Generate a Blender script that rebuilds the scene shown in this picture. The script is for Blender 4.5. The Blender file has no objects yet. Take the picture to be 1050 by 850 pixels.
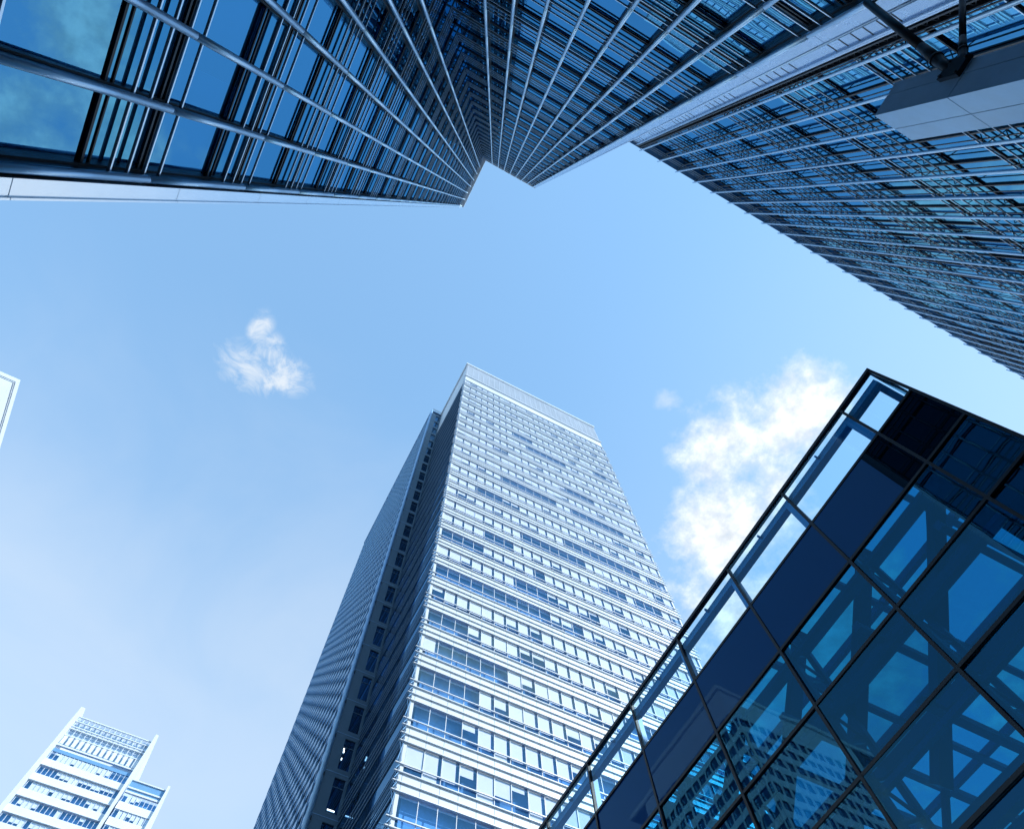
import bpy, math, random
from mathutils import Vector, Matrix
random.seed(11)
D = bpy.data
SC = bpy.context.scene
COL = SC.collection
R_ = math.radians

# ------------------------------------------------------------------ camera
# rows: image right, image down, viewing direction (world axes run along the building grid)
CR = Vector((0.8842447616221107, -0.4662357367725943, -0.027118984125017336))
CD = Vector((0.43542420531832027, 0.8440207975986322, -0.3131048620572318))
CF = Vector((0.1688696626595967, 0.265053072000845, 0.9493312941519146))
FPX = 640.4
cam = D.cameras.new('camera')
camo = D.objects.new('camera', cam)
COL.objects.link(camo)
up, back = -CD, -CF
camo.matrix_world = Matrix(((CR.x, up.x, back.x, 0), (CR.y, up.y, back.y, 0), (CR.z, up.z, back.z, 0), (0, 0, 0, 1)))
cam.sensor_fit = 'HORIZONTAL'
cam.sensor_width = 36.0
cam.lens = FPX / 1050 * 36.0
cam.clip_start = 0.1
cam.clip_end = 4000
SC.camera = camo
GZ = -1.6                                  # the camera is held 1.6 m above the paving

# ------------------------------------------------------------------ sky and sun
SUN_EL, SUN_AZ = R_(35), Vector((0.73, -0.68, 0)).normalized()
sd = Vector((SUN_AZ.x * math.cos(SUN_EL), SUN_AZ.y * math.cos(SUN_EL), math.sin(SUN_EL)))
sl = D.lights.new('sun', 'SUN')
sl.energy = 2.2
sl.angle = R_(0.53)
sl.color = (1.0, 0.97, 0.93)
so = D.objects.new('sun', sl)
COL.objects.link(so)
so.rotation_euler = sd.to_track_quat('Z', 'Y').to_euler()
so.location = (60, -80, 260)

W = D.worlds.new('World')
SC.world = W
W.use_nodes = True
wt = W.node_tree
wt.nodes.clear()
WN = wt.nodes.new


def wl(a, b):
    wt.links.new(a, b)


def wmath(op, a, b=None, clamp=False):
    n = WN('ShaderNodeMath')
    n.operation = op
    n.use_clamp = clamp
    for i, v in enumerate((a, b)):
        if v is None:
            continue
        if isinstance(v, (int, float)):
            n.inputs[i].default_value = v
        else:
            wl(v, n.inputs[i])
    return n.outputs[0]


def wrange(v, a, b, c, d):
    n = WN('ShaderNodeMapRange')
    n.interpolation_type = 'SMOOTHSTEP'
    wl(v, n.inputs[0])
    for i, x in enumerate((a, b, c, d)):
        n.inputs[i + 1].default_value = x
    return n.outputs[0]


sky = WN('ShaderNodeTexSky')
sky.sky_type = 'NISHITA'
sky.sun_disc = False
sky.sun_elevation = SUN_EL
sky.sun_rotation = math.atan2(SUN_AZ.x, SUN_AZ.y)
sky.air_density = 1.0
sky.dust_density = 0.0
sky.ozone_density = 2.8
bg = WN('ShaderNodeBackground')
bg.inputs[1].default_value = 0.15
tint = WN('ShaderNodeMixRGB')
tint.blend_type = 'MULTIPLY'
tint.inputs[0].default_value = 1.0
tint.inputs[2].default_value = (1.0, 1.09, 0.955, 1)
wl(sky.outputs[0], tint.inputs[1])
wl(tint.outputs[0], bg.inputs[0])
# clouds: a flat layer high above the place, looked up by where the view ray meets it
tc = WN('ShaderNodeTexCoord')
sep = WN('ShaderNodeSeparateXYZ')
wl(tc.outputs['Generated'], sep.inputs[0])
zc = wmath('MAXIMUM', sep.outputs[2], 0.08)
cx, cy = wmath('DIVIDE', sep.outputs[0], zc), wmath('DIVIDE', sep.outputs[1], zc)
cmb = WN('ShaderNodeCombineXYZ')
wl(cx, cmb.inputs[0])
wl(cy, cmb.inputs[1])


def wnoise(scale, detail, rough, dist, off):
    m = WN('ShaderNodeMapping')
    m.inputs[1].default_value = off
    wl(cmb.outputs[0], m.inputs[0])
    n = WN('ShaderNodeTexNoise')
    n.inputs['Scale'].default_value = scale
    n.inputs['Detail'].default_value = detail
    n.inputs['Roughness'].default_value = rough
    n.inputs['Distortion'].default_value = dist
    wl(m.outputs[0], n.inputs['Vector'])
    return n.outputs[0]


def blob(x, y, rx, ry):
    dx = wmath('DIVIDE', wmath('SUBTRACT', cx, x), rx)
    dy = wmath('DIVIDE', wmath('SUBTRACT', cy, y), ry)
    r = wmath('SQRT', wmath('ADD', wmath('MULTIPLY', dx, dx), wmath('MULTIPLY', dy, dy)))
    return wrange(r, 0.0, 1.0, 1.0, 0.0)


def union(bs):
    o = bs[0]
    for b in bs[1:]:
        o = wmath('MAXIMUM', o, b)
    return o


n0 = wnoise(4.6, 12, 0.66, 0.0, (3.1, 1.7, 0))
n1b = wnoise(19.0, 8, 0.6, 0.0, (0.6, 2.9, 0))
n1 = wmath('ADD', wmath('MULTIPLY', n0, 0.72), wmath('MULTIPLY', n1b, 0.28))
n2 = wnoise(15.0, 10, 0.62, 0.0, (7.3, 0.4, 0))
n3 = wnoise(2.2, 6, 0.55, 0.6, (1.3, 5.1, 0))


def puffs(bs, n, k, lo, hi, top):
    """clouds: soft patches broken up by the noise"""
    m = union(bs)
    d = wrange(wmath('ADD', m, wmath('MULTIPLY', wmath('SUBTRACT', n, 0.5), k)), lo, hi, 0.0, top)
    return wmath('MULTIPLY', d, wrange(m, 0.0, 0.35, 0, 1))


d1 = puffs([blob(0.60, 0.055, .16, .19), blob(0.54, 0.16, .165, .15), blob(0.64, 0.29, .20, .26), blob(0.95, 0.45, .6, .5),
            blob(1.9, 0.55, .9, .8), blob(1.3, 1.3, .9, .7), blob(1.45, 0.2, .55, .5), blob(0.5, -0.75, .5, .3), blob(-1.5, 1.2, .8, .9), blob(-1.6, -.6, 1., .8)],
           n1, 3.5, 0.06, 1.12, 0.96)
n2w = wnoise(13.0, 12, 0.68, 1.6, (7.3, 0.4, 0))
wm = union([blob(-0.185, 0.388, .075, .055), blob(-0.246, 0.338, .03, .05), blob(-0.222, 0.362, .045, .045), blob(-0.232, 0.405, .10, .07)])
d2 = wmath('MULTIPLY', wrange(wmath('ADD', n2w, wmath('MULTIPLY', wm, 0.16)), 0.42, 0.80, 0.0, 0.80), wrange(wm, 0.0, 0.75, 0, 1))
d3 = puffs([blob(-0.56, 0.87, .11, .08), blob(-0.02, 1.36, .10, .08), blob(0.40, 0.14, .06, .04)], n2, 2.6, 0.35, 1.4, 0.45)
veil = wmath('MULTIPLY', wrange(wmath('ADD', cy, wmath('MULTIPLY', wmath('SUBTRACT', n3, 0.5), 0.5)), 0.30, 1.1, 0.0, 0.42), wrange(n3, 0.15, 0.7, .8, 1.0))
veil = wmath('MAXIMUM', veil, wmath('MULTIPLY', wrange(cx, 0.15, 1.0, 0.0, 0.22), wrange(n3, 0.2, 0.8, .7, 1.0)))
dens = wmath('MAXIMUM', wmath('MAXIMUM', d1, d2), wmath('MAXIMUM', d3, veil), True)
bgc = WN('ShaderNodeBackground')
bgc.inputs[0].default_value = (0.92, 0.965, 1.0, 1)
wl(wmath('ADD', 0.36, wmath('MULTIPLY', d1, wrange(n1b, 0.3, 0.7, -0.05, 0.13))), bgc.inputs[1])
# thin high haze that evens out the blue
bgh = WN('ShaderNodeBackground')
bgh.inputs[0].default_value = (0.31, 0.60, 1.0, 1)
bgh.inputs[1].default_value = 0.345
mxh = WN('ShaderNodeMixShader')
mxh.inputs[0].default_value = 0.5
wl(bg.outputs[0], mxh.inputs[1])
wl(bgh.outputs[0], mxh.inputs[2])
mxw = WN('ShaderNodeMixShader')
wl(dens, mxw.inputs[0])
wl(mxh.outputs[0], mxw.inputs[1])
wl(bgc.outputs[0], mxw.inputs[2])
wo = WN('ShaderNodeOutputWorld')
wl(mxw.outputs[0], wo.inputs[0])

vs = SC.view_settings
vs.view_transform = 'Standard'
vs.look = 'None'
vs.exposure = 1.5
vs.gamma = 1.0
SC.render.engine = 'CYCLES'
SC.cycles.max_bounces = 10
SC.cycles.transparent_max_bounces = 24
SC.cycles.caustics_reflective = False
SC.cycles.caustics_refractive = False


# ------------------------------------------------------------------ materials
def newmat(name):
    m = D.materials.new(name)
    m.use_nodes = True
    m.node_tree.nodes.clear()
    return m, m.node_tree.nodes, m.node_tree.links


def solid(name, col, rough=0.5, metal=0.0, var=0.12, vscale=1.5, spec=0.5, bump=0.0):
    """painted metal, stone or paving: uneven tone and gloss"""
    m, N, L = newmat(name)
    p = N.new('ShaderNodeBsdfPrincipled')
    o = N.new('ShaderNodeOutputMaterial')
    L.new(p.outputs[0], o.inputs[0])
    t = N.new('ShaderNodeTexCoord')
    n = N.new('ShaderNodeTexNoise')
    n.inputs['Scale'].default_value = vscale
    n.inputs['Detail'].default_value = 6
    n.inputs['Roughness'].default_value = 0.65
    L.new(t.outputs['Object'], n.inputs['Vector'])
    hsv = N.new('ShaderNodeHueSaturation')
    hsv.inputs['Color'].default_value = (*col, 1)
    mr = N.new('ShaderNodeMapRange')
    mr.inputs[1].default_value, mr.inputs[2].default_value = 0.25, 0.75
    mr.inputs[3].default_value, mr.inputs[4].default_value = 1 - var, 1 + var
    L.new(n.outputs[0], mr.inputs[0])
    L.new(mr.outputs[0], hsv.inputs['Value'])
    L.new(hsv.outputs[0], p.inputs['Base Color'])
    mr2 = N.new('ShaderNodeMapRange')
    mr2.inputs[3].default_value, mr2.inputs[4].default_value = rough * 0.75, min(1, rough * 1.3)
    L.new(n.outputs[0], mr2.inputs[0])
    L.new(mr2.outputs[0], p.inputs['Roughness'])
    p.inputs['Metallic'].default_value = metal
    p.inputs['Specular IOR Level'].default_value = spec
    if bump:
        b = N.new('ShaderNodeBump')
        b.inputs['Strength'].default_value = 0.4
        b.inputs['Distance'].default_value = bump
        L.new(n.outputs[0], b.inputs['Height'])
        L.new(b.outputs[0], p.inputs['Normal'])
    return m


def glass(name, refl, base, trans, body=None, rough=0.01, wave=0.003, wscale=0.35, edge=0.75, vary=0.0):
    """coated sheet glass: a tinted mirror over tinted see-through (or, with body, over an opaque backing)"""
    m, N, L = newmat(name)
    o = N.new('ShaderNodeOutputMaterial')
    mx = N.new('ShaderNodeMixShader')
    g = N.new('ShaderNodeBsdfGlossy')
    g.inputs['Color'].default_value = (*refl, 1)
    g.inputs['Roughness'].default_value = rough
    t = N.new('ShaderNodeTexCoord')
    n = N.new('ShaderNodeTexNoise')
    n.inputs['Scale'].default_value = wscale
    n.inputs['Detail'].default_value = 2
    L.new(t.outputs['Object'], n.inputs['Vector'])
    b = N.new('ShaderNodeBump')
    b.inputs['Strength'].default_value = 1.0
    b.inputs['Distance'].default_value = wave
    L.new(n.outputs[0], b.inputs['Height'])
    L.new(b.outputs[0], g.inputs['Normal'])
    if body:
        u = N.new('ShaderNodeBsdfDiffuse')
        u.inputs[0].default_value = (*body, 1)
    else:
        u = N.new('ShaderNodeBsdfTransparent')
        # no two panes quite alike
        oi = N.new('ShaderNodeObjectInfo')
        hs = N.new('ShaderNodeHueSaturation')
        hs.inputs['Color'].default_value = (*trans, 1)
        vr = N.new('ShaderNodeMapRange')
        vr.inputs[3].default_value, vr.inputs[4].default_value = 1 - vary, 1 + vary
        L.new(oi.outputs['Random'], vr.inputs[0])
        L.new(vr.outputs[0], hs.inputs['Value'])
        L.new(hs.outputs[0], u.inputs[0])
    lw = N.new('ShaderNodeLayerWeight')
    lw.inputs[0].default_value = 0.5
    pw = N.new('ShaderNodeMath')
    pw.operation = 'POWER'
    pw.inputs[1].default_value = 4.0
    L.new(lw.outputs['Facing'], pw.inputs[0])
    mr = N.new('ShaderNodeMapRange')
    mr.inputs[3].default_value, mr.inputs[4].default_value = base, edge
    L.new(pw.outputs[0], mr.inputs[0])
    L.new(mr.outputs[0], mx.inputs[0])
    L.new(u.outputs[0], mx.inputs[1])
    L.new(g.outputs[0], mx.inputs[2])
    L.new(mx.outputs[0], o.inputs[0])
    return m


def lamp_mat(name, col, s):
    m, N, L = newmat(name)
    e = N.new('ShaderNodeEmission')
    e.inputs[0].default_value = (*col, 1)
    e.inputs[1].default_value = s
    o = N.new('ShaderNodeOutputMaterial')
    L.new(e.outputs[0], o.inputs[0])
    return m


M = dict(
    tube=solid('brushed_steel_tube', (0.47, 0.66, 0.84), 0.34, 0.75, 0.10, 0.8),
    rod=solid('pale_louvre_edge', (0.66, 0.80, 0.92), 0.28, 0.8, 0.08, 2.0),
    blade=solid('shaded_louvre_blade', (0.30, 0.43, 0.53), 0.45, 0.2, 0.2, 2.0),  # back half of each rod: shade of the underside put into the colour
    mullion=solid('black_mullion', (0.008, 0.012, 0.02), 0.4, 0.2, 0.2, 1.0),
    inner=solid('dark_room', (0.004, 0.016, 0.045), 0.9, 0, 0.3, 0.3, 0.1),
    pane=glass('blue_coated_pane', (0.14, 0.47, 0.76), 0.60, (0.12, 0.48, 0.75)),
    spandrel=glass('blue_spandrel_glass', (0.12, 0.46, 0.74), 0.58, None, (0.006, 0.02, 0.04)),
    roomblind=solid('room_blind', (0.16, 0.42, 0.72), 0.8, 0, 0.1, 0.4),
    white=solid('white_enamel_panel', (0.76, 0.84, 0.92), 0.28, 0.1, 0.06, 0.3),
    satin=solid('white_satin_metal', (0.84, 0.91, 0.97), 0.22, 0.9, 0.05, 0.3),
    alum=solid('pale_aluminium_panel', (0.46, 0.62, 0.82), 0.26, 0.75, 0.10, 0.5),
    stone=solid('grey_stone_cladding', (0.27, 0.45, 0.63), 0.38, 0.55, 0.14, 1.2, 0.4, 0.004),
    black=solid('black_steel', (0.004, 0.007, 0.012), 0.45, 0.0, 0.2, 2.0, 0.25),
    paving=solid('grey_paving', (0.28, 0.30, 0.32), 0.75, 0, 0.25, 0.25, 0.3, 0.01),
    road=solid('asphalt_road', (0.05, 0.05, 0.055), 0.85, 0, 0.25, 0.8, 0.3, 0.01),
    twhite=solid('white_tower_panel', (0.58, 0.66, 0.745), 0.35, 0.0, 0.05, 0.12),
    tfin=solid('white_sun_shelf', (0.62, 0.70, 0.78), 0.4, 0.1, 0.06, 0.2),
    tmesh=solid('pale_roof_screen', (0.50, 0.58, 0.68), 0.5, 0.1, 0.10, 0.25),
    tglass=glass('tower_window_glass', (0.36, 0.74, 1.0), 0.17, (0.95, 0.965, 1.0), wave=0.006),
    tinner=solid('office_interior', (0.09, 0.28, 0.62), 0.9, 0, 0.5, 0.25, 0.1),
    tblind=solid('white_blind', (0.80, 0.86, 0.93), 0.8, 0, 0.05, 0.8, 0.2),
    tjoint=solid('panel_joint', (0.25, 0.34, 0.44), 0.6, 0, 0.1, 1.0),
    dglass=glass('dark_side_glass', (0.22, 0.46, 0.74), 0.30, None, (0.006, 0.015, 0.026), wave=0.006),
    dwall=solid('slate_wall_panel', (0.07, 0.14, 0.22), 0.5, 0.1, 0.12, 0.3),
    dcol=solid('blue_grey_column', (0.20, 0.38, 0.62), 0.35, 0.3, 0.08, 0.3),
    dfin=solid('blue_grey_fin', (0.15, 0.33, 0.55), 0.4, 0.3, 0.08, 0.3),
    sfin=solid('shaded_side_shelf', (0.16, 0.30, 0.46), 0.45, 0.2, 0.1, 0.3),  # darker copy of the sun shelf; shade of the left flank coloured in
    bband=solid('pale_blue_floor_band', (0.62, 0.71, 0.80), 0.4, 0, 0.06, 0.2),
    psteel=solid('pale_blue_steel', (0.01, 0.20, 0.48), 0.4, 0.1, 0.1, 0.5),
    pvglass=glass('pavilion_glass', (0.14, 0.56, 0.85), 0.09, (0.025, 0.21, 0.35), wave=0.0035, wscale=0.5, edge=0.6, vary=0.22),
    pvclear=glass('pavilion_clear_glass', (0.5, 0.85, 1.0), 0.05, (0.66, 0.87, 0.98), wave=0.002, edge=0.5),
    pvroof=glass('pavilion_roof_glass', (0.4, 0.7, 0.9), 0.06, (0.22, 0.60, 0.78), edge=0.5, wave=0.002),
    pvspan=glass('pavilion_spandrel', (0.30, 0.65, 0.95), 0.035, None, (0.0008, 0.022, 0.105), wave=0.0025, edge=0.5),
    pvblack=glass('black_backed_glass', (0.10, 0.30, 0.5), 0.02, None, (0.001, 0.0018, 0.003), wave=0.002, edge=0.3),
    pvsteel=solid('blue_painted_steel', (0.012, 0.14, 0.37), 0.4, 0.1, 0.1, 0.5),
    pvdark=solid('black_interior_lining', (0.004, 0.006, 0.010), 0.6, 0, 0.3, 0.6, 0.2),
    lamp=lamp_mat('office_tube_light', (0.85, 0.94, 1.0), 1.4),
    red=solid('red_sign', (0.5, 0.05, 0.06), 0.5),
)


# ------------------------------------------------------------------ mesh builder
class MB:
    def __init__(s):
        s.v, s.f, s.m, s.sm = [], [], [], []

    def box(s, x0, x1, y0, y1, z0, z1, mi=0):
        b = len(s.v)
        s.v += [(x0, y0, z0), (x1, y0, z0), (x1, y1, z0), (x0, y1, z0), (x0, y0, z1), (x1, y0, z1), (x1, y1, z1), (x0, y1, z1)]
        for q in ((3, 2, 1, 0), (4, 5, 6, 7), (0, 1, 5, 4), (1, 2, 6, 5), (2, 3, 7, 6), (3, 0, 4, 7)):
            s.f.append([b + i for i in q])
            s.m.append(mi)
            s.sm.append(False)
        return s

    def sheet(s, pts, mi=0):
        b = len(s.v)
        s.v += [tuple(p) for p in pts]
        s.f.append([b + i for i in range(len(pts))])
        s.m.append(mi)
        s.sm.append(False)
        return s

    def bar(s, p, q, w, h=None, mi=0):
        """square bar between two points"""
        p, q = Vector(p), Vector(q)
        h = h or w
        d = (q - p).normalized()
        a = d.cross(Vector((0, 0, 1)))
        a = a.normalized() if a.length > 1e-4 else Vector((1, 0, 0))
        c = a.cross(d)
        b = len(s.v)
        for e in (p, q):
            for i, j in ((-1, -1), (1, -1), (1, 1), (-1, 1)):
                s.v.append(tuple(e + a * (w / 2 * i) + c * (h / 2 * j)))
        for f in ((3, 2, 1, 0), (4, 5, 6, 7), (0, 1, 5, 4), (1, 2, 6, 5), (2, 3, 7, 6), (3, 0, 4, 7)):
            s.f.append([b + i for i in f])
            s.m.append(mi)
            s.sm.append(False)
        return s

    def tube(s, p, q, r0, r1=None, n=16, mi=0):
        p, q = Vector(p), Vector(q)
        r1 = r0 if r1 is None else r1
        d = (q - p).normalized()
        a = d.cross(Vector((0.3, 0.2, 1)).normalized()) if abs(d.z) < .95 else d.cross(Vector((1, 0, 0)))
        a.normalize()
        c = d.cross(a)
        b = len(s.v)
        for e, r in ((p, r0), (q, r1)):
            for i in range(n):
                t = 2 * math.pi * i / n
                s.v.append(tuple(e + a * (r * math.cos(t)) + c * (r * math.sin(t))))
        for i in range(n):
            j = (i + 1) % n
            s.f.append([b + i, b + j, b + n + j, b + n + i])
            s.m.append(mi)
            s.sm.append(True)
        s.f.append([b + n - 1 - i for i in range(n)])
        s.f.append([b + n + i for i in range(n)])
        s.m += [mi, mi]
        s.sm += [False, False]
        return s

    def build(s, name, mats, parent=None):
        if not isinstance(mats, (list, tuple)):
            mats = [mats]
        off = Vector((0, 0, 0))
        p = parent
        while p is not None:
            off += p.location
            p = p.parent
        me = D.meshes.new(name)
        me.from_pydata([(x - off.x, y - off.y, z - off.z) for x, y, z in s.v], [], s.f)
        for m in mats:
            me.materials.append(m)
        me.polygons.foreach_set('material_index', s.m)
        me.polygons.foreach_set('use_smooth', s.sm)
        me.update()
        o = D.objects.new(name, me)
        COL.objects.link(o)
        if parent is not None:
            o.parent = parent
        return o


def thing(name, loc, label, cat, group=None):
    o = D.objects.new(name, None)
    o.empty_display_size = 0.5
    COL.objects.link(o)
    o.location = loc
    o['label'] = label
    o['category'] = cat
    if group:
        o['group'] = group
    return o


def pix(p):
    x, y, z = (v.dot(Vector(p)) for v in (CR, CD, CF))
    if z < 0.05:
        return None
    return 525 + FPX * x / z, 425 + FPX * y / z


def inframe(p, mrg=25):
    q = pix(p)
    return q is not None and -mrg < q[0] < 1050 + mrg and -mrg < q[1] < 850 + mrg


def hundred(items, name, mats, parent, label=None):
    """items: (centre, draw(MB)); the hundred that show largest as parts of their own, the rest as one"""
    items = sorted(items, key=lambda it: (not inframe(it[0]), Vector(it[0]).length))
    outs = []
    for c, fn in items[:98]:
        mb = MB()
        fn(mb)
        outs.append(mb.build(name, mats, parent))
    if items[98:]:
        mb = MB()
        for c, fn in items[98:]:
            fn(mb)
        o = mb.build(name, mats, parent)
        o['kind'] = 'stuff'
    return outs


# ------------------------------------------------------------------ ground
g = MB().box(-1500, 1500, -1500, 1500, GZ - 0.5, GZ).build('ground', M['paving'])
g['kind'] = 'structure'
g = MB().box(-600, 600, 31, 42, GZ + 0.004, GZ + 0.012).build('road', M['road'])
g['kind'] = 'structure'
kb = MB()
for y in (30.7, 42.0):
    kb.box(-600, 600, y, y + 0.3, GZ + 0.001, GZ + 0.13)
g = kb.build('kerb', M['paving'])
g['kind'] = 'structure'

# ------------------------------------------------------------------ the tall building overhead
HT = 150.0
WX, MY = -6.75, -8.15                     # tube planes of the two faces that meet in the corner
REC = 0.36                                # glass lies this far behind the tubes
GX, GY = WX - REC, MY - REC
tall = thing('skyscraper', (-20, -24, GZ), 'tall blue glass skyscraper with bright vertical steel tubes and a notched corner straight overhead', 'skyscraper')
wing_t = [2.90 - 1.515 * i for i in range(7)]              # y of the tubes on the wing
main_t = [5.66 - 1.48 * i for i in range(8)]               # x of the tubes on the other face
wing_t.append(MY + 0.15)
PER = 5.3
RZ = [2.4 + PER * k for k in range(28)]                    # lowest louvre rod of each storey
RZ = [z for z in RZ if z < HT - 3]
YE, XE = 3.10, 6.22                                        # outer ends of the two faces
ym = [3.02] + [a for a in wing_t[1:]]
# bodies behind the glass
b = MB()
b.box(-40, GX - 0.75, GY - 0.75, YE - 0.06, GZ, HT - 0.5)
b.box(-40, XE - 0.5, -45, GY - 0.75, GZ, HT - 0.5)
b.build('wall', M['inner'], tall)
# spandrel glass and transoms, one band to a storey
for z in RZ:
    s = MB()
    s.box(GX - 0.7, GX, GY - .7, YE - 0.08, z - 0.42, z + 1.95)
    s.box(GX - 0.001, XE - 0.5, GY - .7, GY, z - 0.42, z + 1.95)
    sp = s.build('spandrel_band', M['spandrel'], tall)
    t = MB()
    for (a, c, dp) in ((-0.49, -0.415, .04), (-0.22, -0.17, .025), (1.46, 1.53, .03), (1.64, 1.71, .035)):
        t.box(GX + 0.003, GX + dp, GY + dp + .004, YE - 0.1, z + a, z + c)
        t.box(GX + dp + .004, XE - .5, GY + 0.003, GY + dp, z + a, z + c)
    t.build('transom', M['mullion'], sp)
    l = MB()
    for k in range(4):
        zz = z + 0.62 * k
        l.box(WX - .125, WX - .093, MY - .093, YE - 0.12, zz, zz + .05, 0)
        l.box(WX - .092, WX - .066, MY - .066, YE - 0.12, zz, zz + .05, 1)
        l.box(WX - .064, XE - .45, MY - .125, MY - .093, zz, zz + .05, 0)
        l.box(WX - .064, XE - .45, MY - .092, MY - .066, zz, zz + .05, 1)
    l.build('louvre_band', [M['blade'], M['rod']], tall)
# window panes
items = []
blinds = []
for z in RZ + [RZ[-1] + PER]:
    z0, z1 = z + 1.96 - PER, z - 0.43
    if z0 < GZ:
        continue
    z1 = min(z1, HT - .6)
    ys = sorted(set([YE - .1] + wing_t[1:] + [GY]))
    for a, c in zip(ys[:-1], ys[1:]):
        if c - a < .3:
            continue
        tl = random.uniform(-.006, .006)
        def fn(mb, a=a, c=c, z0=z0, z1=z1, tl=tl):
            X = lambda y, zz: GX + tl * (zz - z0) + tl * .6 * (y - a) - .02
            mb.sheet([(X(y, zz), y, zz) for y, zz in ((a + .05, z0), (c - .05, z0), (c - .05, z1), (a + .05, z1))])
        items.append(((GX, (a + c) / 2, (z0 + z1) / 2), fn))
        if random.random() < .45:
            f = random.choice((.35, .5, .65, 1.0))
            w0 = random.choice((0.0, 0.0, 0.35))
            def fb(mb, a=a, c=c, z0=z0, z1=z1, f=f, w0=w0):
                mb.box(GX - .22, GX - .19, a + .08 + w0 * (c - a), c - .08, z1 - f * (z1 - z0), z1)
            blinds.append(((GX, (a + c) / 2, (z0 + z1) / 2), fb))
    xs = sorted(set([GX] + main_t + [XE - .5]))
    for a, c in zip(xs[:-1], xs[1:]):
        if c - a < .3:
            continue
        tl = random.uniform(-.006, .006)
        def fn(mb, a=a, c=c, z0=z0, z1=z1, tl=tl):
            Y = lambda x, zz: GY + tl * (zz - z0) + tl * .6 * (x - a) - .02
            mb.sheet([(x, Y(x, zz), zz) for x, zz in ((c - .05, z0), (a + .05, z0), (a + .05, z1), (c - .05, z1))])
        items.append((((a + c) / 2, GY, (z0 + z1) / 2), fn))
        if random.random() < .45:
            f = random.choice((.35, .5, .65, 1.0))
            def fb(mb, a=a, c=c, z0=z0, z1=z1, f=f):
                mb.box(a + .08, c - .08, GY - .22, GY - .19, z1 - f * (z1 - z0), z1)
            blinds.append((((a + c) / 2, GY, (z0 + z1) / 2), fb))
hundred(items, 'window_pane', M['pane'], tall)
hundred(blinds, 'window_blind', M['roomblind'], tall)


def tall_tube(x, y, dx, dy, r=.085):
    """jointed steel tube standing off a black mullion; (dx, dy) points to the glass"""
    t = MB()
    z = GZ
    while z < HT:
        z1 = min(z + PER, HT)
        t.tube((x, y, z + .012), (x, y, z1 - .012), r, n=18)
        z = z1
    t.tube((x, y, GZ), (x, y, HT), r * .86, n=12)
    o = t.build('mullion_tube', M['tube'], tall)
    m = MB()
    if dx:
        m.box(x - REC - .02, x - r * .75, y - .05, y + .05, GZ, HT)
        m.box(x - REC - .02, x - REC + .10, y - .085, y + .085, GZ, HT - .01)
    else:
        m.box(x - .05, x + .05, y - REC - .02, y - r * .75, GZ, HT)
        m.box(x - .085, x + .085, y - REC - .02, y - REC + .10, GZ, HT - .01)
    m.build('mullion_fin', M['mullion'], o)


for y in wing_t[:-1]:
    tall_tube(WX, y, -1, 0)
for x in main_t:
    tall_tube(x, MY, 0, -1)
# end cladding: a white panelled fin closing the wing, a pale metal corner closing the other face
c = MB()
z = 15.6 - PER * 4
while z < HT:
    z1, z0 = min(z + PER, HT + .3), max(z, GZ)
    if z1 > z0:
        c.box(WX - 0.8, -6.64, 3.01, 3.295, z0 + .012, z1 - .012)
        c.box(WX - 0.8, -6.60, 3.31, 3.35, z0 + .009, z1 - .009)
    z += PER
c.box(WX - 0.8, -6.665, 3.02, 3.34, GZ, HT + .25)
c.box(-40, WX - 0.8, 3.12, 3.34, GZ, HT + .3)
c.build('end_cladding', M['satin'], tall)
c = MB()
z = GZ
while z < HT:
    z1 = min(z + PER, HT + .2)
    c.box(5.76, XE, MY - .45, MY - .06, z + .012, z1 - .012)
    z = z1
c.box(5.78, XE - .02, -45, MY - .08, GZ, HT + .1)
c.tube((XE - .02, MY - .07, GZ), (XE - .02, MY - .07, HT), .05, n=14)
c.build('corner_cladding', M['alum'], tall)
p = MB()
p.box(WX - 0.6, -6.27, MY, 3.115, HT - .1, HT + .35)
p.box(WX - 0.6, 6.25, MY - .6, MY + .07, HT - .12, HT + .33)
p.build('parapet', M['white'], tall)

# ------------------------------------------------------------------ lower block beside it, with ladder fins
HP = 48.4
PY, PGY = -8.42, -8.90
low = thing('office_block', (30, -26, GZ), 'lower blue glass block behind the stone pylon, ribbed with laddered fins and pale rods', 'office block')
fx = [7.50 + 1.535 * i for i in range(36)]
FXE = fx[-1] + .4
MB().box(6.9, FXE, -44, PGY - .75, GZ, HP - .7).build('wall', M['inner'], low)
prz = [23.77 + 5.65 * k for k in range(-4, 5)]
prz = [z for z in prz if z > GZ]
for z in prz:
    s = MB()
    zt = min(z + 2.75, HP - .6)
    if z - .35 > HP - .8:
        continue
    s.box(6.95, FXE, PGY - .7, PGY, z - .35, zt)
    sp = s.build('spandrel_band', M['spandrel'], low)
    t = MB()
    for a, e, dp in ((-.42, -.35, .035), (2.66, 2.73, .035)):
        if z + e < HP - .6:
            t.box(6.95, FXE, PGY + .003, PGY + dp, z + a, z + e)
    t.build('transom', M['mullion'], sp)
    l = MB()
    for k in range(5):
        zz = z + .6 * k
        if zz > HP - .6:
            continue
        l.box(7.4, FXE, PY - .292, PY - .272, zz, zz + .035, 0)
        l.box(7.4, FXE, PY - .271, PY - .25, zz, zz + .035, 1)
    l.build('louvre_band', [M['blade'], M['rod']], low)
items = []
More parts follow.
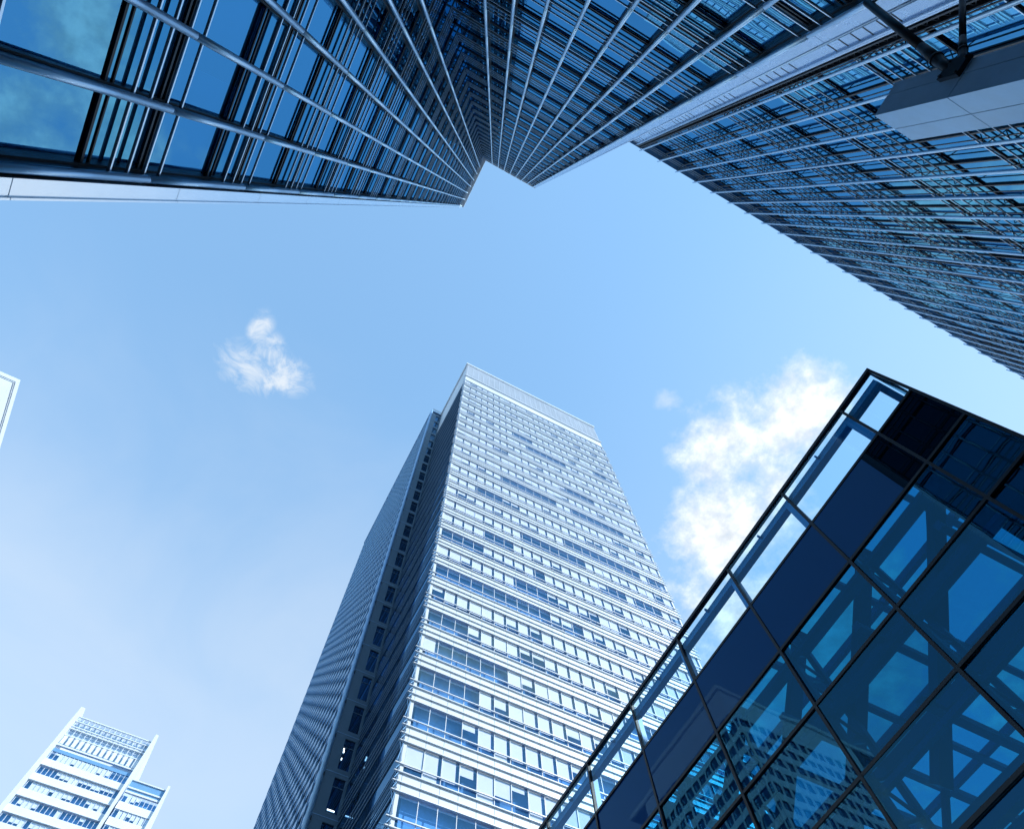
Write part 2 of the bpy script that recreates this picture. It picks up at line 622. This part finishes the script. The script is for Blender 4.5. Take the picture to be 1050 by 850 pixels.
for z in prz + [prz[-1] + 5.65]:
    z0, z1 = z + 2.77 - 5.65, min(z - .36, HP - .75)
    if z0 < GZ or z1 - z0 < .4:
        continue
    for a in fx[:-1]:
        tl = random.uniform(-.007, .007)
        def fn(mb, a=a, z0=z0, z1=z1, tl=tl):
            Y = lambda x, zz: PGY + tl * (zz - z0) + tl * .6 * (x - a) - .02
            mb.sheet([(x, Y(x, zz), zz) for x, zz in ((a + 1.475, z0), (a + .06, z0), (a + .06, z1), (a + 1.475, z1))])
        items.append(((a + .75, PGY, (z0 + z1) / 2), fn))
hundred(items, 'window_pane', M['pane'], low)
for x in fx:
    f = MB()
    f.tube((x, PY, GZ), (x, PY, HP + .12), .06, n=12, mi=0)
    f.box(x - .035, x + .035, PGY - .02, PGY + .045, GZ, HP - .1, 1)
    f.box(x - .018, x + .018, PY - .22, PY - .19, GZ, HP - .15, 1)
    for z in prz:
        # lacing between tube and inner chord where the rods pass
        top = min(z + 2.75, HP - .4)
        k = 0
        zz = z - .3
        while zz < top and k < 5:
            za, zb = zz, min(zz + .5, HP - .3)
            if k % 2 == 0:
                f.bar((x, PY, za), (x, PGY + .1, zb), .024, .024, 1)
            else:
                f.bar((x, PGY + .1, za), (x, PY, zb), .024, .024, 1)
            zz += .5
            k += 1
    f.build('ladder_fin', [M['tube'], M['mullion']], low)
c = MB()
z = GZ
while z < HP:
    z1 = min(z + 5.65, HP)
    z = z1
c.box(6.29, 7.04, PY - .32, PY - .22, GZ, HP)
c.tube((7.02, PY - .20, GZ), (7.02, PY - .20, HP), .09, n=14)
c.box(6.29, 6.9, -44, PY - .33, GZ, HP)
o = c.build('return_panel', M['alum'], low)
c = MB()
for z in prz:
    for k in range(-1, 5):
        if z + .62 * k < HP:
            c.box(6.30, 6.98, PY - .219, PY - .212, z + .62 * k, z + .62 * k + .045)
c.box(6.292, 6.36, PY - .218, PY - .15, GZ, HP)
c.build('panel_joint', M['mullion'], o)
c = MB()
c.box(7.12, 7.17, PY - .55, PY - .1, GZ, HP)
c.box(7.32, 7.36, PY - .55, PY - .1, GZ, HP)
z = GZ
while z < HP - .4:
    c.bar((7.15, PY - .2, z), (7.34, PY - .2, z + .2), .03)
    c.bar((7.34, PY - .2, z + .2), (7.15, PY - .2, z + .4), .03)
    z += .4
c.build('edge_rail', M['mullion'], low)
c = MB()
c.box(6.29, FXE, PGY - .75, PGY + .04, HP - .58, HP - .3)
c.box(6.29, FXE, PGY - .35, PGY + .40, HP - .2, HP - .08)
for x in fx:
    c.box(x - .04, x + .04, PGY - .2, PGY + .5, HP - .32, HP - .18)
c.build('roof_edge', M['dfin'], low)

# ------------------------------------------------------------------ stone clad pylon with two struts
pyl = thing('pylon', (6.6, -5.6, GZ), 'square grey stone clad pylon with two black tubular struts', 'pylon')
c = MB()
PT, J = 14.0, .008
zs = [GZ, 2.2, 5.4, 8.6, 11.8, PT]
for z0, z1 in zip(zs[:-1], zs[1:]):
    for x0, x1 in ((6.12, 6.66), (6.66, 7.12)):
        for y0, y1 in ((-5.98, -5.71), (-5.71, -5.28)):
            c.box(x0 + (J if x0 > 6.2 else 0), x1 - (J if x1 < 7 else 0), y0 + (J if y0 > -5.8 else 0), y1 - (J if y1 < -5.5 else 0), z0 + J, z1 - J)
c.box(6.14, 7.10, -5.96, -5.30, GZ, PT - .02)
c.build('cladding', M['stone'], pyl)
for q0, q1, r in (((6.11, -5.80, 12.15), (5.62, -8.15, 16.7), .085), ((6.16, -5.97, 12.1), (6.72, -8.55, 15.1), .06)):
    a, b_ = Vector(q0), Vector(q1)
    t = MB()
    t.tube(a, a + (b_ - a) * .14, r * .75, r * 1.25, 18)
    t.tube(a + (b_ - a) * .14, a + (b_ - a) * .3, r * 1.25, r, 18)
    t.tube(a + (b_ - a) * .3, b_, r, n=18)
    t.tube(a + (b_ - a) * .14, a + (b_ - a) * .155, r * 1.45, n=18)
    t.build('strut', M['black'], pyl)
m = MB()
m.box(6.03, 6.13, -6.03, -5.66, 11.85, 12.35)
for y in (-5.98, -5.71):
    for z in (11.90, 12.30):
        m.tube((6.032, y, z), (6.0, y, z), .028, n=6)
m.build('strut_plate', M['black'], pyl)

# ------------------------------------------------------------------ central tower
tow = thing('office_tower', (38, 57, GZ), 'bright white banded office tower with many drawn blinds, in the middle of the sky', 'office tower')
TX0, TX1, TY0, TY1 = 14.55, 62.0, 46.95, 66.6
TA = [47.1 + 5.3 * k for k in range(-9, 26)]
TA = [a for a in TA if a > 4]
MX = [14.90] + [16.78 + 1.868 * i for i in range(24)] + [61.75]
MB().box(TX0 + .9, TX1 - .3, TY0 + .9, TY1 + .0, GZ, 183).build('core_wall', M['tinner'], tow)
tblinds, tlights = [], []
for A in TA:
    lowz = A - 5.3
    p = MB()
    p.box(TX0, TX1, TY0, TY0 + .6, lowz + .06, A - 3.35)
    p.box(TX0, MX[0], TY0 - .003, TY0 + .5, A - 3.3, A - .01)
    p.box(MX[-1], TX1, TY0 - .003, TY0 + .5, A - 3.3, A - .01)
    pp = p.build('panel_band', M['twhite'], tow)
    j = MB()
    for x in MX:
        j.box(x - .03, x + .03, TY0 - .006, TY0 + .01, lowz + .14, A - 3.44)
    j.build('panel_joint', M['tjoint'], pp)
    f = MB()
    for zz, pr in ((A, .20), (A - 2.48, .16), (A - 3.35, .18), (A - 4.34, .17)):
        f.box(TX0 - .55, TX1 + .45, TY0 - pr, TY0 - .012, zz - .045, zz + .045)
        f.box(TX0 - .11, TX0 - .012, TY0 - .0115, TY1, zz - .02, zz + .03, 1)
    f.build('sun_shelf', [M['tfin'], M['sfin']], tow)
    w = MB()
    w.sheet([(MX[0], TY0 + .05, A - 3.34), (MX[-1], TY0 + .05, A - 3.34), (MX[-1], TY0 + .05, A - .02), (MX[0], TY0 + .05, A - .02)], 0)
    for x in MX[1:-1]:
        w.box(x - .035, x + .035, TY0 + .0, TY0 + .1, A - 3.33, A - .03, 1)
    w.build('window_band', [M['tglass'], M['twhite']], tow)
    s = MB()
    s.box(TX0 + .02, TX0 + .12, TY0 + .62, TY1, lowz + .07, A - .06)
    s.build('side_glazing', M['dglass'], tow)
    # blinds: long runs drawn down, long runs open
    state = random.random() < (.65 if A < 110 else .9)
    for i, (a, e) in enumerate(zip(MX[:-1], MX[1:])):
        if random.random() < .30:
            state = random.random() < (.74 if A < 110 else .92)
        if not state:
            continue
        full = random.random()
        drop = 2.44 if full < .72 else random.uniform(.5, 2.0)
        tail = A - .04 - drop
        if full < .5 and random.random() < .2:
            tail = A - 3.3
        wd = .80 if random.random() < .85 else .96
        def fb(mb, a=a, e=e, A=A, tail=tail, wd=wd):
            mb.box(a + .05, a + (e - a) * wd, TY0 + .10, TY0 + .12, tail, A - .04)
        tblinds.append((((a + e) / 2, TY0, A - 1.2), fb))
    for i in range(2 if A < 90 else 0):
        x = random.choice(MX[:-1]) + random.uniform(.3, 1.2)
        tlights.append((x, A))
hundred(tblinds, 'blind', M['tblind'], tow)
for x, A in tlights[:22]:
    MB().box(x, x + .16, TY0 + .18, TY0 + .72, A - .35, A - .28).build('ceiling_light', M['lamp'], tow)
# crown
c = MB()
c.box(TX0, TX1, TY0, TY0 + .5, 179.7, 184.2)
c.box(TX0 - .3, TX1 + .3, TY0 - .35, TY0 + .5, 184.22, 184.6)
c.box(TX0, TX0 + .5, TY0 + .5, TY1, 179.7, 184.2)
c.box(TX1 - .5, TX1, TY0 + .5, TY1, 179.7, 184.2)
c.build('roof_band', M['tmesh'], tow)
c = MB()
c.box(TX0 + .35, TX1 - .35, TY0 + .30, TY0 + .42, 184.6, 198.6, 0)
z = 185.2
while z < 198.4:
    c.box(TX0 - .1, TX1 + .1, TY0, TY0 + .29, z, z + .22, 1)
    z += 0.86
for x in MX:
    c.box(x - .035, x + .035, TY0 - .03, TY0 - .003, 184.6, 198.6, 0)
c.box(TX0, TX0 + .3, TY0 + .44, TY1, 184.6, 198.6, 0)
c.box(TX1 - .3, TX1, TY0 + .44, TY1, 184.6, 198.6, 0)
c.build('roof_screen', [M['tmesh'], M['twhite']], tow)
c = MB()
c.box(TX0 - .45, TX1 + .3, TY0 - .3, TY1, 198.62, 199.5)
c.build('roof_coping', M['twhite'], tow)
# brackets that carry the shelves at the near corner
br = MB()
for A in TA:
    for a, e in ((A - 5.3, A - 4.34), (A - 4.34, A - 3.35), (A - 3.35, A - 2.48), (A - 2.48, A)):
        br.bar((TX0 - .45, TY0 - .3, a + .06), (TX0 - .05, TY0 - .02, e - .05), .06)
        br.bar((TX0 - .06, TY0 - .3, a + .06), (TX0 - .42, TY0 - .02, e - .05), .05)
br.build('corner_bracing', M['dfin'], tow)

# ------------------------------------------------------------------ dark slab behind the tower's left flank
ann = thing('office_slab', (17, 95, GZ), 'dark blue grey ribbed slab building tucked behind the banded white tower', 'office building')
AX, AY0, AY1, AT = 10.95, 66.75, 123.0, 200.0
AP = 5.75
am = [52.63 + AP * k for k in range(-8, 26)]
am = [z for z in am if GZ < z < AT - 1]
MB().box(AX + .55, 17, AY0 + .9, AY1, GZ, AT - .49).build('core_wall', M['pvdark'], ann)
w = MB()
zp = GZ
for z in am + [AT]:
    w.box(11.35, 15.2, AY0, AY0 + .25, zp, min(z + 1.25, AT), 0)
    zp = z + AP
w.build('end_wall', M['dwall'], ann)
for k, z in enumerate(am):
    if z + AP > AT:
        continue
    e = MB()
    e.box(11.35, 12.85, AY0 + .005, AY0 + .25, z + 1.252, z + AP - .002)
    e.box(14.28, 15.2, AY0 + .005, AY0 + .25, z + 1.252, z + AP - .002)
    e.build('end_panel', M['dwall'], ann)
    gl = MB().box(12.85, 14.28, AY0 + .16, AY0 + .19, z + 1.25, z + AP).build('window', M['dglass'], ann)
    MB().box(12.85, 14.28, AY0 + .11, AY0 + .155, z + AP - 1.2, z + AP - 1.12).build('window_frame', M['dwall'], gl)
    t = MB()
    t.box(11.3, 14.9, AY0 - .03, AY0 - .002, z + .55, z + .62)
    t.build('floor_trim', M['dcol'], ann)
    MB().box(11.22, 11.5, AY0 - .14, AY0 - .004, z - .35, z + .15).build('anchor_block', M['black'], ann)
for z, x0, x1 in ((62.4, 13.0, 13.15), (61.3, 13.0, 13.1), (57.0 + AP, 12.95, 13.1)):
    MB().box(x0, x1, AY0 + .08, AY0 + .1, z - .3, z).build('ceiling_light', M['lamp'], ann)
MB().box(13.0, 13.9, AY0 + .08, AY0 + .1, 54.2, 54.32).build('ceiling_light', M['lamp'], ann)
MB().box(13.1, 13.35, AY0 + .08, AY0 + .1, 48.7, 49.05).build('ceiling_light', M['lamp'], ann)
MB().tube((11.15, AY0 + .12, GZ), (11.15, AY0 + .12, AT), .34, n=24).build('corner_column', M['dcol'], ann)
sg = MB().box(AX + .28, AX + .5, AY0 + .4, AY1, GZ, AT - .5).build('side_glazing', M['pvdark'], ann)
fb_ = MB()
for z in am:
    for k in range(2):
        zz = z + AP / 2 * k
        fb_.box(AX + .05, AX + .275, AY0 + .5, AY1, zz, zz + 1.25)
y = AY0 + 2.2
while y < AY1:
    fb_.box(AX - .06, AX + .27, y, y + .16, GZ, AT - .3)
    y += 2.9
fb_.build('side_ribs', M['dfin'], ann)
MB().box(AX - .1, 15.2, AY0 - .1, AY1, AT - .48, AT).build('roof_coping', M['dcol'], ann)

# ------------------------------------------------------------------ glass pavilion, lower right
pav = thing('glass_pavilion', (25, 12, GZ), 'dark blue glass pavilion with black grid frame and a clear glass parapet', 'glass building')
VX = 16.10
S = 0.8
YC = -1.52                                   # the sharp corner
vy = [YC, 0.39] + [0.39 + 4.14 * k for k in range(1, 10)]
vz = [23.98, 21.22, 18.50, 15.88, 13.24, 10.6, 7.95, 5.3, 2.65, GZ]
VE = vy[-1]
clear, spanp, panes = [], [], []
for i, (a, e) in enumerate(zip(vy[:-1], vy[1:])):
    for k, (zt, zb) in enumerate(zip(vz[:-1], vz[1:])):
        tl = random.uniform(-.007, .007)
        mb = MB()
        X = lambda y, z: VX + .02 + tl * (z - zb) + tl * .7 * (y - a)
        mb.sheet([(X(y, z), y, z) for y, z in ((e - .05, zb + .05), (a + .05, zb + .05), (a + .05, zt - .06), (e - .05, zt - .06))])
        if k == 0:
            mb.build('parapet_pane', M['pvclear'], pav)
        elif k == 1:
            mb.build('spandrel_pane', M['pvblack'] if i == 0 else M['pvspan'], pav)
        else:
            mb.build('glass_pane', M['pvglass'], pav)
for y in vy:
    MB().box(VX - .04, VX + .12, y - .055, y + .055, GZ, vz[0] - .1).build('mullion', M['black'], pav)
for z in vz[1:-1]:
    m = MB()
    for a, e in zip(vy[:-1], vy[1:]):
        m.box(VX - .03, VX + .11, a + .056, e - .056, z - .055, z + .055)
    m.build('transom', M['black'], pav)
m = MB()
m.box(VX - .06, VX + .16, YC - .06, VE, vz[0] - .1, vz[0] + .06)
m.box(VX + .17, 34, YC - .06, YC + .12, vz[0] - .1, vz[0] + .06)
m.build('top_rail', M['black'], pav)
# side wall at the corner and the dark lining seen through the last panes
m = MB()
m.box(VX + .14, 34, YC - .02, YC + .10, GZ, 20.9)
m.build('side_wall', M['pvdark'], pav)
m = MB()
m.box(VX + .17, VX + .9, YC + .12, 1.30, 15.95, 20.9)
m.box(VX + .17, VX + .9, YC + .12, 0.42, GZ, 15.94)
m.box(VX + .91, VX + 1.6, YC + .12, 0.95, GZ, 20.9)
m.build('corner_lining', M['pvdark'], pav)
m = MB()
m.sheet([(VX + .6, YC + .14, 21.3), (34, YC + .14, 21.3), (34, YC + .14, 23.7), (VX + .6, YC + .14, 23.7)])
m.build('side_parapet_pane', M['pvclear'], pav)
m = MB()
m.box(VX - .012, VX + .004, 0.446, 1.50, 18.56, 21.16)
m.build('dark_panel', M['pvblack'], pav)
# painted frame behind the parapet glass
m = MB()
m.box(VX + .24, VX + .56, YC + .22, VE, 23.36, 23.70)
m.box(VX + .57, 33.5, YC + .22, YC + .50, 23.36, 23.70)
m.build('parapet_beam', M['psteel'], pav)
for y in vy[1:]:
    m = MB()
    m.box(VX + .22, VX + .5, y + .07, y + .36, 20.9, 23.35)
    m.build('parapet_post', M['psteel'], pav)
for a, e in zip(vy[1:-1], vy[2:]):
    y = (a + e) / 2
    MB().box(VX + .04, VX + .24, y - .04, y + .04, 23.5, 23.62).build('parapet_bracket', M['psteel'], pav)
# steel frame inside
IX = VX + 1.4
m = MB()
for z in (19.2, 16.52, 13.9, 11.2, 8.6, 6.0):
    m.box(IX - .16, IX + .16, 0.6, VE, z - .17, z + .17)
for z in (17.9, 14.86, 12.3):
    m.box(IX + .9, IX + 1.1, 0.6, VE, z - .10, z + .10)
for z in (18.2, 15.5, 12.8, 10.1):
    m.box(VX + .25, VX + .45, 0.6, VE, z - .08, z + .08)
m.build('edge_beam', M['pvsteel'], pav)
for y in vy[1:]:
    m = MB()
    m.box(VX + .25, VX + .5, y - .12, y + .12, GZ, 21.0)
    m.box(IX + .2, IX + .42, y - .1, y + .1, GZ, 21.0)
    z, k = 2.0, 0
    while z < 20.4:
        if k % 2:
            m.bar((VX + .4, y, z), (IX + .3, y, z + .66), .09)
        else:
            m.bar((IX + .3, y, z), (VX + .4, y, z + .66), .09)
        z += .66
        k += 1
    m.build('truss_column', M['pvsteel'], pav)
for y in vy[1:]:
    for z in (20.3, 16.9, 13.6):
        MB().box(VX + .3, 33, y + 1.35, y + 1.6, z - .14, z + .14).build('cross_beam', M['pvsteel'], pav)
for i, y in enumerate(vy[1:-1]):
    m = MB()
    m.bar((IX + .55, y - .15, 20.5), (IX + .55, y + 7.4, 12.95 - .0), .52, .3)
    m.build('brace', M['pvsteel'], pav)
    m = MB()
    m.bar((IX + 1.3, y + 1.4, 20.2), (IX + 1.3, y + 8.6, 12.4), .16)
    m.build('tie_rod', M['pvsteel'], pav)
m = MB()
y = YC + .2
m.sheet([(VX + .2, YC + .2, 20.99), (33.8, YC + .2, 20.99), (33.8, VE, 20.99), (VX + .2, VE, 20.99)])
m.build('roof_glass', M['pvroof'], pav)
m = MB()
for x in (20.5, 25, 29.5):
    m.box(x - .12, x + .12, YC + .2, VE, 20.7, 20.97)
m.build('roof_beam', M['pvsteel'], pav)
MB().sheet([(33.9, YC, GZ), (33.9, VE, GZ), (33.9, VE, 20.98), (33.9, YC, 20.98)]).build('back_glass', M['pvroof'], pav)

# ------------------------------------------------------------------ far white tower with blade walls, lower left
st = thing('blade_walled_tower', (-30, 195, GZ), 'slim white office tower between tall white blade walls with a lower side section', 'office tower')
SY = 181.5
FX = (-43.4, -20.8, -9.9)
MB().box(-42.4, -21, SY + 1.2, SY + 24, GZ, 137).box(-20, -10.4, SY + 1.2, SY + 24, GZ, 132.5).build('core_wall', M['tinner'], st)
for x0, x1, y0, y1, zt in ((-43.7, -42.5, SY - .6, SY + 25, 151.5), (-21.0, -20.2, SY - .9, SY + 25, 151), (-10.4, -9.8, SY - .7, SY + 25, 137.6)):
    MB().box(x0, x1, y0, y1, GZ, zt).build('blade_wall', M['twhite'], st)
rows = [136.9 - 4.52 * k for k in range(0, 30)]
for zt in rows:
    if zt < 3:
        break
    mb = MB()
    mb.box(-42.49, -21.01, SY, SY + .8, zt - 4.5, zt - 2.35)
    if zt < 134:
        mb.box(-19.89, -10.41, SY, SY + .8, zt - 4.5, zt - 2.35)
    mb.build('floor_band', M['bband'], st)
    mb = MB()
    mb.sheet([(-42.49, SY + .2, zt - 2.34), (-21.01, SY + .2, zt - 2.34), (-21.01, SY + .2, zt), (-42.49, SY + .2, zt)], 0)
    x = -42.2
    while x < -21.2:
        mb.box(x - .06, x + .06, SY + .12, SY + .3, zt - 2.34, zt, 1)
        x += 1.18
    if zt < 134:
        mb.sheet([(-19.89, SY + .2, zt - 2.34), (-10.41, SY + .2, zt - 2.34), (-10.41, SY + .2, zt), (-19.89, SY + .2, zt)], 0)
        x = -19.6
        while x < -10.4:
            mb.box(x - .06, x + .06, SY + .12, SY + .3, zt - 2.34, zt, 1)
            x += 1.18
    mb.build('window_band', [M['tglass'], M['twhite']], st)
    if zt > 105:
        on = False
        x = -42.2
        while x < -10.6:
            if random.random() < .4:
                on = random.random() < .55
            if on and not (-22.2 < x < -19.7) and (x < -21 or zt < 134):
                dr = random.choice((2.3, 2.3, 1.6, 1.1))
                MB().box(x + .08, x + 1.1, SY + .28, SY + .30, zt - dr, zt - .02).build('blind', M['tblind'], st)
            x += 1.18
    MB().box(-42.49, -21.01, SY - .3, SY - .01, zt - 4.52, zt - 4.4).build('ledge', M['twhite'], st)
c = MB()
c.box(-42.49, -21.01, SY + .1, SY + .5, 137.0, 138.0, 0)
c.box(-42.49, -21.01, SY - .1, SY + .5, 138.9, 139.3, 1)
x = -42.3
while x < -21.2:
    c.box(x, x + .95, SY, SY + .3, 139.6, 142.2, 1)
    c.box(x, x + .1, SY + .1, SY + .4, 142.2, 149.2, 1)
    x += 1.55
for z in (142.3, 144.6, 145.4, 147.2, 148.8):
    c.box(-42.49, -21.01, SY - .05, SY + .35, z, z + .24, 1)
c.sheet([(-42.49, SY + .42, 139.3), (-21.01, SY + .42, 139.3), (-21.01, SY + .42, 148.9), (-42.49, SY + .42, 148.9)], 2)
c.box(-42.4, -21.1, SY + .9, SY + 1.1, 139.3, 148.6, 1)
c.box(-42.49, -21.01, SY + 8, SY + 20, 137.1, 146.5, 1)
c.build('roof_screen', [M['dfin'], M['bband'], M['tglass']], st)
c = MB()
c.box(-19.89, -10.41, SY - .1, SY + .5, 132.7, 133.2, 0)
c.box(-19.89, -10.41, SY - .1, SY + .5, 134.0, 134.4, 0)
c.box(-19.89, -10.41, SY + .2, SY + .3, 133.2, 136.4, 1)
c.box(-19.89, -10.41, SY - .1, SY + .5, 136.4, 136.7, 0)
c.build('side_roof_screen', [M['twhite'], M['dfin']], st)

# ------------------------------------------------------------------ white tower off to the left: its overhanging roof corner shows, its front is mirrored in the pavilion
ht = thing('overhung_tower', (-92, 98, GZ), 'white tower with a flat overhanging roof frame, only its roof corner in view', 'office tower')
HX, HY, HZ = -68.6, 72.9, 123.0
bx, by = HX - .26, HY + .24
MB().box(bx - 40, bx - .6, by + .6, by + 38, GZ, HZ - 3).build('core_wall', M['tinner'], ht)
MB().box(HX - 48, HX, HY, HY + 46, HZ - 1.3, HZ).build('roof_overhang', M['twhite'], ht)
MB().box(HX - 46.5, HX - .12, HY + .12, HY + 44.5, HZ - 1.6, HZ - 1.304).build('soffit', M['twhite'], ht)
c = MB()
c.box(bx - 40, bx, by, by + 39, HZ - 9, HZ - 1.61)
c.build('top_storey', M['twhite'], ht)
z = HZ - 9.02
while z > 8:
    mb = MB()
    mb.box(bx - 40, bx, by, by + 39, z - 4.1, z - 2.3, 0)
    mb.build('floor_band', M['twhite'], ht)
    mb = MB()
    mb.box(bx - 39.8, bx - .25, by + .25, by + 38.8, z - 2.299, z - .001)
    mb.build('window_band', M['dglass'], ht)
    z -= 4.1
c = MB()
y = by + 1
while y < by + 39:
    c.box(bx + .003, bx + .45, y, y + .22, GZ, HZ - 9)
    y += 2.6
x = bx - 39
while x < bx:
    c.box(x, x + .22, by - .45, by - .003, GZ, HZ - 9)
    x += 2.6
c.build('facade_ribs', M['twhite'], ht)
